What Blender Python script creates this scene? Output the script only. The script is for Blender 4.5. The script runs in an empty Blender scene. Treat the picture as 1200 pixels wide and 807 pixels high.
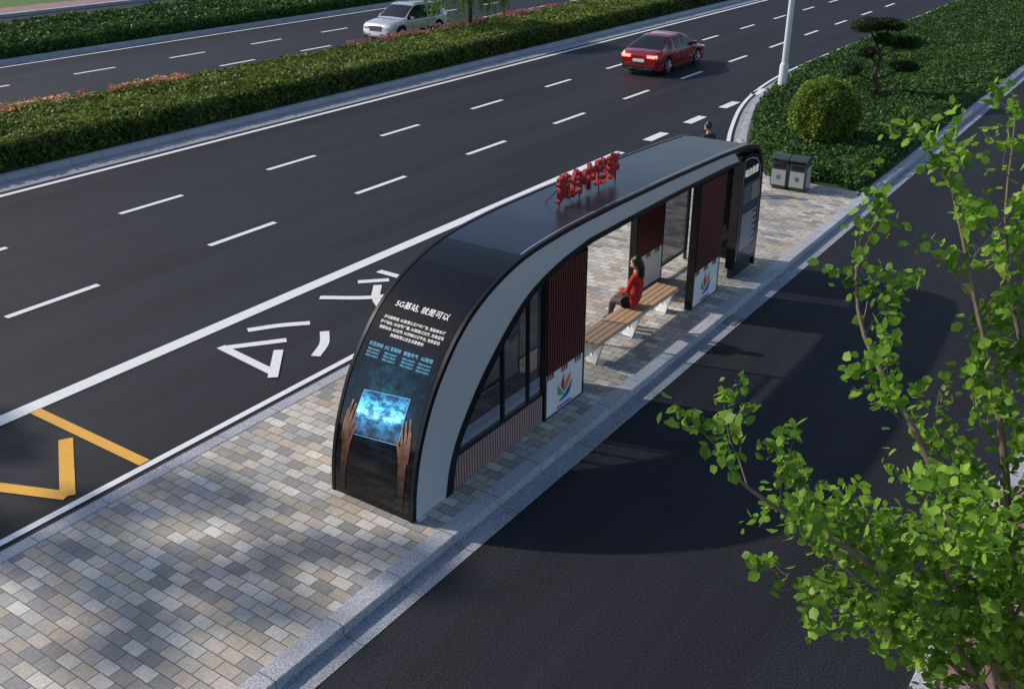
import bpy, math, random
import numpy as np
from mathutils import Vector, Matrix
random.seed(5); rng=np.random.default_rng(7)
sc=bpy.context.scene
sc.view_settings.view_transform='Standard'
sc.view_settings.look='None'; sc.view_settings.exposure=0

# ------------------------------------------------------------ materials
def new_mat(name):
    m=bpy.data.materials.new(name); m.use_nodes=True
    nt=m.node_tree; b=nt.nodes['Principled BSDF']
    return m,nt,b
def mix_rgb(nt,fac,a,b,mode='MIX'):
    n=nt.nodes.new('ShaderNodeMix'); n.data_type='RGBA'; n.blend_type=mode
    for sock,val in ((n.inputs[0],fac),(n.inputs[6],a),(n.inputs[7],b)):
        if hasattr(val,'is_linked'): nt.links.new(val,sock)
        elif isinstance(val,(tuple,list)): sock.default_value=(*val[:3],1)
        else: sock.default_value=val
    return n.outputs[2]
def mth(nt,op,a,b=None,c=None):
    n=nt.nodes.new('ShaderNodeMath'); n.operation=op
    for i,v in enumerate((a,b,c)):
        if v is None: continue
        if hasattr(v,'is_linked'): nt.links.new(v,n.inputs[i])
        else: n.inputs[i].default_value=v
    return n.outputs[0]
def noise(nt,scale,detail=3,vec=None,rough=.6):
    n=nt.nodes.new('ShaderNodeTexNoise'); n.inputs['Scale'].default_value=scale
    n.inputs['Detail'].default_value=detail; n.inputs['Roughness'].default_value=rough
    if vec is None:
        tc=nt.nodes.new('ShaderNodeTexCoord'); vec=tc.outputs['Object']
    nt.links.new(vec,n.inputs['Vector'])
    return n.outputs['Fac']
def ramp(nt,fac,stops,interp='LINEAR'):
    r=nt.nodes.new('ShaderNodeValToRGB'); r.color_ramp.interpolation=interp
    e=r.color_ramp.elements
    while len(e)<len(stops): e.new(.5)
    for el,(p,c) in zip(e,stops): el.position=p; el.color=(*c[:3],1)
    nt.links.new(fac,r.inputs[0]); return r.outputs[0]
def bump(nt,b,h,strength,dist=.01):
    n=nt.nodes.new('ShaderNodeBump'); n.inputs['Strength'].default_value=strength
    n.inputs['Distance'].default_value=dist
    nt.links.new(h,n.inputs['Height']); nt.links.new(n.outputs[0],b.inputs['Normal'])
def M(name,col,rough=.5,metal=0,var=.12,scale=6,bmp=0,bscale=60,emit=0,ecol=None,coat=0):
    m,nt,b=new_mat(name)
    f=noise(nt,scale,4)
    c=mix_rgb(nt,f,tuple(x*(1-var) for x in col),tuple(min(1,x*(1+var)) for x in col))
    nt.links.new(c,b.inputs['Base Color'])
    b.inputs['Metallic'].default_value=metal
    r=mth(nt,'MULTIPLY_ADD',f,.12,rough-.06); nt.links.new(r,b.inputs['Roughness'])
    if coat: b.inputs['Coat Weight'].default_value=coat; b.inputs['Coat Roughness'].default_value=.04
    if bmp: bump(nt,b,noise(nt,bscale,3),bmp)
    if emit:
        b.inputs['Emission Color'].default_value=(*(ecol or col),1); b.inputs['Emission Strength'].default_value=emit
    return m
def asphalt(name,base,spk=1.0,fs=75):
    m,nt,b=new_mat(name)
    tc=nt.nodes.new('ShaderNodeTexCoord'); ob=tc.outputs['Object']
    mp=nt.nodes.new('ShaderNodeMapping'); nt.links.new(ob,mp.inputs[0]); mp.inputs['Scale'].default_value=(1,.05,1)
    fine=noise(nt,fs,2,ob,.85)
    c=ramp(nt,fine,[(.36,tuple(x*(1-.6*spk) for x in base)),(.52,base),(.66,tuple(x*(1+2.9*spk) for x in base))])
    big=noise(nt,.35,5,ob,.6)
    c=mix_rgb(nt,mth(nt,'MULTIPLY',big,.8),c,tuple(x*1.3 for x in base))
    st=noise(nt,1.1,3,mp.outputs[0])
    f2=ramp(nt,st,[(.36,(.66,.66,.66)),(.62,(1.12,1.12,1.12))])
    c=mix_rgb(nt,1.0,c,f2,'MULTIPLY')
    nt.links.new(c,b.inputs['Base Color'])
    nt.links.new(mth(nt,'MULTIPLY_ADD',big,.2,.6),b.inputs['Roughness']); b.inputs['Specular IOR Level'].default_value=.28
    bump(nt,b,fine,.8,.012)
    return m
def paver(name,bx,by,cols,joint=.008,mort=(.11,.105,.10)):
    m,nt,b=new_mat(name)
    tc=nt.nodes.new('ShaderNodeTexCoord'); ob=tc.outputs['Object']
    s=nt.nodes.new('ShaderNodeSeparateXYZ'); nt.links.new(ob,s.inputs[0])
    rf=mth(nt,'DIVIDE',s.outputs[1],by); row=mth(nt,'FLOOR',rf)
    sh=mth(nt,'MULTIPLY',mth(nt,'FLOORED_MODULO',row,2.0),.5)
    cf=mth(nt,'ADD',mth(nt,'DIVIDE',s.outputs[0],bx),sh); cl=mth(nt,'FLOOR',cf)
    fx=mth(nt,'FRACT',cf); fy=mth(nt,'FRACT',rf)
    ex=mth(nt,'MULTIPLY',mth(nt,'MINIMUM',fx,mth(nt,'SUBTRACT',1.0,fx)),bx)
    ey=mth(nt,'MULTIPLY',mth(nt,'MINIMUM',fy,mth(nt,'SUBTRACT',1.0,fy)),by)
    e=mth(nt,'MINIMUM',ex,ey)
    cb=nt.nodes.new('ShaderNodeCombineXYZ'); nt.links.new(cl,cb.inputs[0]); nt.links.new(row,cb.inputs[1])
    wn=nt.nodes.new('ShaderNodeTexWhiteNoise'); wn.noise_dimensions='2D'; nt.links.new(cb.outputs[0],wn.inputs['Vector'])
    n=len(cols); c=ramp(nt,wn.outputs['Value'],[(i/n,cc) for i,cc in enumerate(cols)],'CONSTANT')
    f=noise(nt,30,4,ob); c=mix_rgb(nt,1.0,c,ramp(nt,f,[(.3,(.76,.76,.76)),(.7,(1.1,1.1,1.1))]),'MULTIPLY')
    g=noise(nt,.9,5,ob); c=mix_rgb(nt,1.0,c,ramp(nt,g,[(.3,(.78,.77,.76)),(.62,(1.03,1.03,1.03))]),'MULTIPLY')
    jm=ramp(nt,e,[(joint*.5,(1,1,1)),(joint,(0,0,0))])
    c=mix_rgb(nt,jm,c,mort)
    nt.links.new(c,b.inputs['Base Color']); b.inputs['Roughness'].default_value=.72
    hh=mth(nt,'ADD',mth(nt,'MULTIPLY',mth(nt,'MINIMUM',e,.012),60.0),mth(nt,'MULTIPLY',f,.3))
    bump(nt,b,hh,.5,.006)
    return m
def leafmat(name,dark,mid,light,trans=.25,rough=.6):
    m,nt,b=new_mat(name)
    g=nt.nodes.new('ShaderNodeNewGeometry')
    c=ramp(nt,g.outputs['Random Per Island'],[(0,dark),(.5,mid),(1,light)])
    cl=noise(nt,.8,3); c=mix_rgb(nt,1.0,c,ramp(nt,cl,[(.35,(.62,.66,.62)),(.65,(1.2,1.15,1.05))]),'MULTIPLY')
    nt.links.new(c,b.inputs['Base Color']); b.inputs['Roughness'].default_value=rough
    b.inputs['Specular IOR Level'].default_value=.3
    tr=nt.nodes.new('ShaderNodeBsdfTranslucent'); nt.links.new(c,tr.inputs['Color'])
    mx=nt.nodes.new('ShaderNodeMixShader'); mx.inputs[0].default_value=trans
    out=nt.nodes['Material Output']
    nt.links.new(b.outputs[0],mx.inputs[1]); nt.links.new(tr.outputs[0],mx.inputs[2]); nt.links.new(mx.outputs[0],out.inputs[0])
    return m
def glassmat(name,tint=(.8,.84,.86)):
    m,nt,b=new_mat(name); nt.nodes.remove(b)
    t=nt.nodes.new('ShaderNodeBsdfTransparent'); t.inputs[0].default_value=(*tint,1)
    g=nt.nodes.new('ShaderNodeBsdfGlossy'); g.inputs['Roughness'].default_value=.03
    lw=nt.nodes.new('ShaderNodeLayerWeight'); lw.inputs[0].default_value=.25
    mx=nt.nodes.new('ShaderNodeMixShader'); out=nt.nodes['Material Output']
    nt.links.new(mth(nt,'MULTIPLY_ADD',lw.outputs['Fresnel'],.8,.02),mx.inputs[0])
    nt.links.new(t.outputs[0],mx.inputs[1]); nt.links.new(g.outputs[0],mx.inputs[2]); nt.links.new(mx.outputs[0],out.inputs[0])
    return m

ASPH=asphalt('asphalt_main',(.0165,.0185,.026))
ASPH2=asphalt('asphalt_side',(.0125,.0138,.019),1.3,42)
PAV=paver('pavers_grey_beige',.27,.17,[(.57,.52,.455),(.37,.355,.34),(.70,.67,.62),(.48,.42,.35),(.31,.305,.30),(.64,.605,.55),(.43,.425,.42),(.55,.48,.395),(.51,.50,.48)])
PINK=paver('pavers_pink',.2,.1,[(.36,.20,.18),(.42,.25,.22),(.30,.18,.17),(.38,.26,.24)],.006)
def granite(name,base):
    m,nt,b=new_mat(name)
    f=noise(nt,60,2,None,.9); c=ramp(nt,f,[(.36,tuple(x*.4 for x in base)),(.5,base),(.64,tuple(min(1,x*1.5) for x in base))])
    g=noise(nt,1.2,4); c=mix_rgb(nt,1.0,c,ramp(nt,g,[(.3,(.8,.8,.8)),(.7,(1.05,1.05,1.05))]),'MULTIPLY')
    tc=nt.nodes.new('ShaderNodeTexCoord'); s=nt.nodes.new('ShaderNodeSeparateXYZ'); nt.links.new(tc.outputs['Object'],s.inputs[0])
    fy=mth(nt,'FRACT',s.outputs[1]); j=mth(nt,'LESS_THAN',fy,.012)
    c=mix_rgb(nt,j,c,(.08,.08,.08))
    nt.links.new(c,b.inputs['Base Color']); b.inputs['Roughness'].default_value=.6; bump(nt,b,f,.2,.004); return m
GRAN=granite('granite_kerb',(.44,.465,.52)); GUT=granite('concrete_gutter',(.32,.35,.41))
def paintmat(name,col):
    m,nt,b=new_mat(name)
    f=noise(nt,14,6,None,.75); c=ramp(nt,f,[(.27,tuple(x*.35 for x in col)),(.40,tuple(x*.92 for x in col)),(.7,col)])
    nt.links.new(c,b.inputs['Base Color']); b.inputs['Roughness'].default_value=.6; bump(nt,b,noise(nt,75,2),.3,.005); return m
WHITE=paintmat('road_paint_white',(.84,.86,.89)); YELL=paintmat('road_paint_yellow',(.84,.44,.05))
SOIL=M('soil',(.05,.06,.03),.9,var=.4,scale=4); GRASS=M('grass',(.07,.15,.03),.9,var=.4,scale=3,bmp=.5,bscale=30)
GC=leafmat('groundcover_leaves',(.020,.065,.015),(.05,.125,.027),(.13,.24,.055))
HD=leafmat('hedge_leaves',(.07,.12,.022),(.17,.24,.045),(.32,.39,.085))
HDS=leafmat('hedge_leaves_shaded',(.022,.055,.012),(.055,.11,.02),(.14,.20,.04))  # darker copy of the hedge leaves: near-face shade painted into the colour
FLP=leafmat('flowers_pink',(.35,.05,.14),(.5,.1,.25),(.6,.2,.3)); FLY=leafmat('flowers_yellow',(.5,.25,.03),(.6,.38,.05),(.65,.48,.12))
PINE=leafmat('pine_needles',(.010,.03,.010),(.024,.058,.016),(.065,.12,.03),.1)
TREE=leafmat('young_leaves',(.12,.26,.03),(.20,.41,.045),(.36,.58,.085),.5,.45)
WIL=leafmat('willow_leaves',(.08,.18,.03),(.15,.30,.045),(.26,.43,.08),.4)
BARK=M('bark',(.20,.155,.11),.85,var=.35,scale=14,bmp=.6,bscale=35)
BARKD=M('bark_dark',(.06,.045,.035),.9,var=.3,scale=14,bmp=.5)
BLACK=M('black_metal',(.012,.013,.016),.3,.3,var=.2)
BGLASS=M('black_glass',(.006,.007,.009),.08,0,var=.1,scale=2)
ROOF=M('roof_glass_dark',(.065,.078,.105),.3,.75,var=.3,scale=.8)
SILV=M('silver_panel',(.58,.61,.66),.35,.1,var=.05,scale=2)
STEEL=M('steel',(.55,.56,.58),.35,.6,var=.08)
SLAT=M('slats_dark_red',(.12,.026,.022),.45,var=.2,scale=8)
SLATP=M('slats_pink',(.40,.27,.25),.5,var=.15,scale=10)
PANW=M('white_panel',(.85,.86,.88),.3,var=.03)
WOOD=M('bench_wood',(.47,.31,.19),.5,var=.25,scale=12)
REDL=M('red_letters',(.34,.008,.012),.35,var=.05)
GLASS=glassmat('clear_glass')
TXT=M('poster_text_white',(.8,.8,.8),.4,var=.02,emit=.5); TXB=M('poster_text_blue',(.1,.5,.75),.4,var=.02,emit=.35,ecol=(.1,.5,.8))
def simple(n,c,**k): return M(n,c,var=.05,**k)

# ------------------------------------------------------------ geometry helpers
def link(o,parent=None):
    sc.collection.objects.link(o)
    if parent is not None:
        o.parent=parent; o.matrix_parent_inverse=Matrix.Translation(parent.location).inverted()
    return o
def empty(name,loc=(0,0,0)):
    e=bpy.data.objects.new(name,None); e.location=loc; e.empty_display_size=.3; sc.collection.objects.link(e); return e
def mobj(name,vs,fs,mats,parent=None,smooth=False,mi=None):
    me=bpy.data.meshes.new(name); me.from_pydata([tuple(v) for v in vs],[],fs)
    if not isinstance(mats,(list,tuple)): mats=[mats]
    for m in mats: me.materials.append(m)
    if mi is not None: me.polygons.foreach_set('material_index',mi)
    if smooth: me.polygons.foreach_set('use_smooth',[True]*len(me.polygons))
    me.update(); o=bpy.data.objects.new(name,me); return link(o,parent)
def fast(name,V,F,mats,parent=None,mi=None,smooth=False):
    me=bpy.data.meshes.new(name); V=np.asarray(V,dtype=np.float32); F=np.asarray(F,dtype=np.int32); k=F.shape[1]
    me.vertices.add(len(V)); me.vertices.foreach_set('co',V.ravel())
    me.loops.add(F.size); me.loops.foreach_set('vertex_index',F.ravel())
    me.polygons.add(len(F)); me.polygons.foreach_set('loop_start',np.arange(len(F),dtype=np.int32)*k)
    if not isinstance(mats,(list,tuple)): mats=[mats]
    for m in mats: me.materials.append(m)
    if mi is not None: me.polygons.foreach_set('material_index',np.asarray(mi,dtype=np.int32))
    if smooth: me.polygons.foreach_set('use_smooth',np.ones(len(F),dtype=bool))
    me.update(calc_edges=True); me.validate()
    o=bpy.data.objects.new(name,me); return link(o,parent)
class B:
    def __init__(s): s.v=[];s.f=[];s.m=[]
    def add(s,vs,fs,m=0):
        o=len(s.v); s.v+= [tuple(v) for v in vs]; s.f+=[tuple(i+o for i in f) for f in fs]; s.m+=[m]*len(fs)
    def box(s,x0,x1,y0,y1,z0,z1,m=0):
        s.add([(x0,y0,z0),(x1,y0,z0),(x1,y1,z0),(x0,y1,z0),(x0,y0,z1),(x1,y0,z1),(x1,y1,z1),(x0,y1,z1)],
              [(0,3,2,1),(4,5,6,7),(0,1,5,4),(1,2,6,5),(2,3,7,6),(3,0,4,7)],m)
    def tube(s,pts,rs,m=0,n=10,cap=True):
        pts=[Vector(p) for p in pts]; V=[];F=[]
        for i,p in enumerate(pts):
            t=(pts[min(i+1,len(pts)-1)]-pts[max(i-1,0)]).normalized()
            a=t.cross(Vector((.31,.95,.1)));
            if a.length<.05: a=t.cross(Vector((1,0,0)))
            a.normalize(); b=t.cross(a)
            for k in range(n):
                q=2*math.pi*k/n; V.append(p+(a*math.cos(q)+b*math.sin(q))*rs[i])
        for i in range(len(pts)-1):
            for k in range(n): F.append((i*n+k,i*n+(k+1)%n,(i+1)*n+(k+1)%n,(i+1)*n+k))
        if cap: F.append(tuple(range(n))[::-1]); F.append(tuple((len(pts)-1)*n+k for k in range(n)))
        s.add(V,F,m)
    def ball(s,c,r,m=0,nu=14,nv=9,zmin=-1):
        V=[];F=[]
        for j in range(nv+1):
            ph=-math.pi/2+math.pi*j/nv
            for i in range(nu):
                th=2*math.pi*i/nu
                V.append((c[0]+r[0]*math.cos(ph)*math.cos(th),c[1]+r[1]*math.cos(ph)*math.sin(th),c[2]+r[2]*max(zmin,math.sin(ph))))
        for j in range(nv):
            for i in range(nu): F.append((j*nu+i,j*nu+(i+1)%nu,(j+1)*nu+(i+1)%nu,(j+1)*nu+i))
        s.add(V,F,m)
    def xprism(s,poly,x0,x1,m=0):   # poly in (y,z)
        n=len(poly); V=[(x0,y,z) for y,z in poly]+[(x1,y,z) for y,z in poly]
        F=[tuple(range(n)),tuple(range(n,2*n))[::-1]]+[(i,i+n,(i+1)%n+n,(i+1)%n) for i in range(n)]
        s.add(V,F,m)
    def build(s,name,mats,parent=None,smooth=False,bevel=0,T=None):
        vs=s.v if T is None else [T@Vector(v) for v in s.v]
        o=mobj(name,vs,s.f,mats,parent,smooth,s.m)
        if bevel:
            b=o.modifiers.new('bevel','BEVEL'); b.width=bevel; b.segments=2; b.limit_method='ANGLE'
        if smooth:
            try: o.data.set_sharp_from_angle(angle=math.radians(40))
            except Exception: pass
        return o
def sheet(name,poly,z,mat,parent=None):
    return mobj(name,[(x,y,z) for x,y in poly],[tuple(range(len(poly)))],mat,parent)
def offs(pts,d):
    P=np.array(pts,float); T=np.gradient(P,axis=0); T/=np.linalg.norm(T,axis=1)[:,None]
    N=np.stack([T[:,1],-T[:,0]],1); return P+N*d      # +d = right of travel (+x when heading +y)
def ribbon(b,pts,d0,d1,z0,z1,m=0,solid=True):
    A=offs(pts,d0); C=offs(pts,d1); n=len(A)
    if not solid:
        V=[(x,y,z1) for x,y in A]+[(x,y,z1) for x,y in C]
        b.add(V,[(i,i+n,i+n+1,i+1) for i in range(n-1)],m); return
    V=[(x,y,z0) for x,y in A]+[(x,y,z1) for x,y in A]+[(x,y,z1) for x,y in C]+[(x,y,z0) for x,y in C]
    F=[]
    for i in range(n-1):
        for k in range(3): F.append((k*n+i,(k+1)*n+i,(k+1)*n+i+1,k*n+i+1))
    b.add(V,F,m)
def catmull(pts,k=8):
    P=[np.array(p,float) for p in pts]; P=[2*P[0]-P[1]]+P+[2*P[-1]-P[-2]]; out=[]
    for i in range(1,len(P)-2):
        for j in range(k):
            t=j/k; a,b,c,d=P[i-1:i+3]
            out.append(.5*((2*b)+(-a+c)*t+(2*a-5*b+4*c-d)*t*t+(-a+3*b-3*c+d)*t**3))
    out.append(P[-2]); return out

# ------------------------------------------------------------ ground and roads
sheet('ground',[(-900,-600),(600,-600),(600,1500),(-900,1500)],-.06,GRASS)
Y0,Y1=-60,260
sheet('road',[(-26.3,Y0),(-6.2,Y0),(-6.2,Y1),(-26.3,Y1)],0,ASPH)
sheet('side_road',[(-6.2,Y0),(-.8,Y0),(-.8,Y1),(-6.2,Y1)],.0,ASPH2)
sheet('far_road',[(-43.6,Y0),(-31.6,Y0),(-31.6,Y1),(-43.6,Y1)],0,ASPH)
sheet('service_road',[(-58.2,Y0),(-51.6,Y0),(-51.6,Y1),(-58.2,Y1)],0,ASPH)
kl=[(-10.7,-60),(-10.7,-30),(-10.7,0),(-10.7,15),(-10.7,24),(-10.75,26.5)]+[tuple(p) for p in catmull([(-11.05,28.2),(-12.1,31),(-13.2,34.5),(-13.9,38),(-14.25,41.5),(-14.35,46)],6)]+[(-14.35,60),(-14.35,100),(-14.35,Y1)]
b=B()
ribbon(b,kl,0,.2,-.05,.13,0)
ribbon(b,[(-6.62,Y0),(-6.62,0),(-6.62,Y1)],0,.26,-.05,.13,0)
b.build('kerb',[GRAN],bevel=.012)
b=B(); ribbon(b,[(-1.0,Y0),(-1.0,Y1)],0,.25,-.05,.13); b.build('kerb',[GRAN],bevel=.012)
b=B(); ribbon(b,[(-26.5,Y0),(-26.5,Y1)],0,.25,-.05,.16); ribbon(b,[(-31.75,Y0),(-31.75,Y1)],0,.22,-.05,.16); b.build('kerb',[GRAN])
b=B(); ribbon(b,[(-43.9,Y0),(-43.9,Y1)],0,.25,-.05,.16); ribbon(b,[(-51.6,Y0),(-51.6,Y1)],0,.22,-.05,.16); ribbon(b,[(-58.6,Y0),(-58.6,Y1)],0,.4,-.05,.18); b.build('kerb',[GRAN])
b=B()
ribbon(b,kl,-.2,0,0,.006,0,False); ribbon(b,[(-6.36,Y0),(-6.36,Y1)],0,.30,0,.006,0,False)
ribbon(b,[(-26.25,Y0),(-26.25,Y1)],0,.85,0,.006,0,False); ribbon(b,[(-43.65,Y0),(-43.65,Y1)],0,.4,0,.006,0,False)
b.build('gutter',[GUT])
kin=[tuple(p) for p in offs(kl,.2)]
kin2=[p for p in kin if p[1]<33]
sheet('platform_pavement',kin2+[(-6.62,kin2[-1][1]),(-6.62,Y0)],.122,PAV)
gl=[(-6.62,25.4),(-9.2,25.55),(-11.35,29.0)]+[(p[0]+.02,p[1]) for p in kin if p[1]>29.8]
sheet('planting_soil',gl+[(-6.62,Y1)],.127,SOIL)
b=B(); ribbon(b,[(-6.64,25.4),(-9.2,25.5),(-11.5,29.2)],-.05,.05,.1,.19); b.build('planting_edging',[GRAN])
sheet('median_soil',[(-31.6,Y0),(-26.4,Y0),(-26.4,Y1),(-31.6,Y1)],.14,SOIL)
sheet('verge_soil',[(-51.5,Y0),(-43.8,Y0),(-43.8,Y1),(-51.5,Y1)],.14,SOIL)
sheet('near_pavement',[(-.76,Y0),(9,Y0),(9,Y1),(-.76,Y1)],.122,PINK)
sheet('far_pavement',[(-61.5,Y0),(-58.5,Y0),(-58.5,Y1),(-61.5,Y1)],.13,PINK)
b=B()
for y in (4.2,16.2,28.2,40.2):
    b.box(-6.35,-6.09,y,y+.42,.0,.0085,0)
    for k in range(9): b.box(-6.33,-6.11,y+.02+k*.043,y+.042+k*.043,.0086,.014,1)
b.build('drain_grate',[BLACK,STEEL])
# markings
b=B()
def rect(x0,x1,y0,y1,m=0,z=.010): b.add([(x0,y0,z),(x1,y0,z),(x1,y1,z),(x0,y1,z)],[(0,1,2,3)],m)
def stroke(p,q,w,m=0,z=.010):
    p=Vector(p);q=Vector(q);t=(q-p).normalized();n=Vector((-t.y,t.x))*w/2
    b.add([(*(p+n),z),(*(p-n),z),(*(q-n),z),(*(q+n),z)],[(0,1,2,3)],m)
rect(-14.13,-13.83,-60,26.2)
for k in range(6): rect(-14.14,-13.82,27.9+2.9*k,29.15+2.9*k)
for k in range(-12,30):
    y=13.65+4.85*k
    rect(-17.69,-17.53,y,y+2); rect(-21.33,-21.17,y+.3,y+2.2)
    rect(-35.49,-35.32,y+1.1,y+3.1); rect(-38.99,-38.82,y+1.2,y+3.2)
rect(-25.17,-24.98,-60,Y1); rect(-42.95,-42.8,-60,Y1); rect(-32.1,-31.95,-60,Y1)
ribbon(b,kl,-.42,-.3,0,.010,0,False)
W=.17
def bez(pts,w,z=.010):
    c=catmull(pts,5); P=offs(c,w/2); Q=offs(c,-w/2); n=len(P)
    b.add([(x,y,z) for x,y in P]+[(x,y,z) for x,y in Q],[(i,i+n,i+n+1,i+1) for i in range(n-1)],0)
bez([(-13.40,10.98),(-13.08,11.45),(-12.69,11.86)],W);bez([(-12.2,11.74),(-11.84,11.36),(-11.6,10.9)],W)
stroke((-12.5,11.08),(-13.15,10.25),W);stroke((-13.25,10.22),(-11.75,10.04),W,z=.014);stroke((-12.3,10.7),(-11.6,9.9),W,z=.018)
stroke((-12.5,15.2),(-12.35,14.8),W);stroke((-13.4,14.6),(-11.5,14.6),W,z=.014);stroke((-12.9,14.35),(-13.35,13.9),W);stroke((-12.0,14.35),(-11.6,13.9),W)
bez([(-12.9,14.0),(-12.4,13.4),(-11.5,12.85)],W);bez([(-12.1,14.05),(-12.6,13.4),(-13.4,12.85)],W,z=.014)
rect(-13.84,-11.15,6.93,7.11,1)
zz=[(-12.67,6.78),(-11.3,5.9),(-13.7,4.9),(-11.3,3.6),(-13.7,2.6),(-11.3,1.3),(-13.7,.3)]
for i in range(len(zz)-1): stroke(zz[i],zz[i+1],.2,1,.010+.003*(i%2))
b.build('road_markings',[WHITE,YELL])

# ------------------------------------------------------------ foliage
def leaves(name,P,size,mats,parent=None,up=.6,asp=.45,mi=None,bias=None):
    N=len(P); n=rng.normal(size=(N,3)); n/=np.linalg.norm(n,axis=1)[:,None]
    bs=np.array([0,0,1.0]) if bias is None else bias
    n=n+bs*up*2; n/=np.linalg.norm(n,axis=1)[:,None]
    a=np.cross(n,rng.normal(size=(N,3))); a/=np.linalg.norm(a,axis=1)[:,None]; c=np.cross(n,a)
    s=(size*rng.uniform(.6,1.35,N))[:,None]
    V=np.stack([P-a*s*.5,P+c*s*asp*.5+n*s*.08,P+a*s*.5,P-c*s*asp*.5+n*s*.08],1).reshape(-1,3)
    F=np.arange(4*N).reshape(N,4)
    return fast(name,V,F,mats,parent,mi)
def lump(x,y,k=1.0):
    return (np.sin(x*2.1*k+1.3*np.sin(y*.9*k))*np.sin(y*1.7*k+1.1*np.sin(x*1.3*k))+.5*np.sin(x*5.3*k+y*3.1*k)*np.sin(y*4.7*k-x*2.2*k))
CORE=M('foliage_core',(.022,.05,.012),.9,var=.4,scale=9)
def greenery(name,dist,bb,h,n,size,mat,lum=.06,z0=.13,near=None):
    x0,x1,y0,y1=bb; st=.2
    def hgt(x,y,d): return z0+np.clip(h*(1-np.exp(-np.clip(d,0,9)/.07))+lum*lump(x,y)*np.clip(d/.3,0,1),0,9)
    xs=np.arange(x0,x1+st,st); ys=np.arange(y0,y1+st,st*2)
    X,Y=np.meshgrid(xs,ys); D=dist(X,Y); Z=np.where(D>.02,hgt(X,Y,D-.05)-.06,z0-.12)
    V=np.stack([X,Y,Z],-1).reshape(-1,3); nx=len(xs); ny=len(ys)
    I=np.arange(nx*ny).reshape(ny,nx); F=np.stack([I[:-1,:-1],I[:-1,1:],I[1:,1:],I[1:,:-1]],-1).reshape(-1,4)
    keep=(D.reshape(-1)[F]>-.1).any(1); F=F[keep]
    e=empty(name,((x0+x1)/2,(y0+y1)/2,z0))
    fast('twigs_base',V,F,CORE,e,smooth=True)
    t=rng.random(n); yy=y0+(y1-y0)*t**(1.5 if near else 1.0); xx=rng.uniform(x0,x1,n); d=dist(xx,yy); k=d>0
    xx,yy,d=xx[k],yy[k],d[k]; zz=hgt(xx,yy,d)+rng.normal(0,.035,len(xx))
    edge=(d<.18)&(rng.random(len(d))<.75); zz=np.where(edge,z0+rng.random(len(d))*h,zz)
    leaves('leaves',np.stack([xx,yy,zz],1),size,mat,e,up=.35)
    return e,hgt
kx=np.array([p[0] for p in kin]); ky=np.array([p[1] for p in kin])
def dist_green(x,y):
    xl=np.interp(y,ky,kx)+.12
    d=np.minimum(x-xl,-6.7-x)
    d=np.minimum(d,y-25.65)
    nx,ny=3.45/4.07,2.15/4.07
    d=np.minimum(d,(x+9.2)*nx+(y-25.6)*ny-.08)
    return d+.04*lump(x*2,y*2)
greenery('groundcover_shrubs',dist_green,(-14.4,-6.6,25.4,95),.30,150000,.14,GC,lum=.075,near=True)
def dist_band(a,c): return lambda x,y: np.minimum(x-a,c-x)+.05*lump(x*1.3,y*1.9)
e,hg=greenery('median_hedge',dist_band(-31.3,-26.85),(-31.5,-26.6,0,110),.66,150000,.17,HD,lum=.075)
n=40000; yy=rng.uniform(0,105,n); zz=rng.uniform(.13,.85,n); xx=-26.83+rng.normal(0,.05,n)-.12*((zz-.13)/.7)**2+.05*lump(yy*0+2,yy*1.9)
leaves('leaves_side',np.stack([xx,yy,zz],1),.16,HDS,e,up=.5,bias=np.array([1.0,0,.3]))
e,hg=greenery('verge_hedge',dist_band(-51.2,-44.2),(-51.4,-44.0,10,100),.55,80000,.26,GC,lum=.1)
n=18000; yy=rng.uniform(10,100,n); zz=rng.uniform(.13,.7,n); xx=-44.2+rng.normal(0,.05,n)
leaves('leaves_side',np.stack([xx,yy,zz],1),.2,GC,e,up=.5,bias=np.array([1.0,0,.3]))
def flower_bed(name,x0,x1,y0,y1,z,n,mats,size=.10):
    y=rng.uniform(y0,y1,n); x=rng.uniform(x0,x1,n); k=lump(x*.8,y*.8)>-.35; x=x[k];y=y[k]
    P=np.stack([x,y,z+rng.normal(0,.05,len(x))],1)
    leaves(name,P,size,mats,None,up=1,asp=.9,mi=rng.integers(0,len(mats),len(P)))
flower_bed('flower_bed',-31.5,-30.6,14,24,.86,3000,[FLP,FLY,FLY])
flower_bed('flower_bed',-31.5,-30.5,33,50,.86,4500,[FLP,FLP,HD])

def blob_leaves(c,r,n,shell=.75):
    d=rng.normal(size=(n,3)); d/=np.linalg.norm(d,axis=1)[:,None]
    rad=(shell+(1-shell)*rng.random(n))[:,None]*(1+.07*np.sin(d[:,0:1]*9+c[0])*np.sin(d[:,1:2]*8)*1)
    return np.array(c)+d*rad*np.array(r)
c=(-9.1,29.7,1.12); e=empty('ball_shrub',(c[0],c[1],.13))
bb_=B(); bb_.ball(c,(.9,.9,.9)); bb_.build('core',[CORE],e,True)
bb_=B(); bb_.tube([(c[0],c[1],.1),(c[0],c[1],.6)],[.06,.05]); bb_.build('stem',[BARKD],e)
BALL=leafmat('ball_leaves',(.07,.15,.02),(.18,.29,.045),(.36,.46,.10),.4)
leaves('leaves',blob_leaves(c,(1.04,1.04,1.04),15000,.86),.11,BALL,e,up=.25)
bx,by=-9.75,37.3; e=empty('cloud_pruned_pine',(bx,by,.13)); R=np.array([.825,.565])
def pl(s,f,z): return (bx+R[0]*s-R[1]*f,by+R[1]*s+R[0]*f,z)
tb=B(); tb.tube([pl(0,0,.1),pl(.12,.05,.6),pl(-.08,0,1.1),pl(.1,.1,1.6),pl(-.15,0,2.1),pl(-.45,0,2.6)],[.11,.1,.085,.07,.055,.03],n=8)
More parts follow.
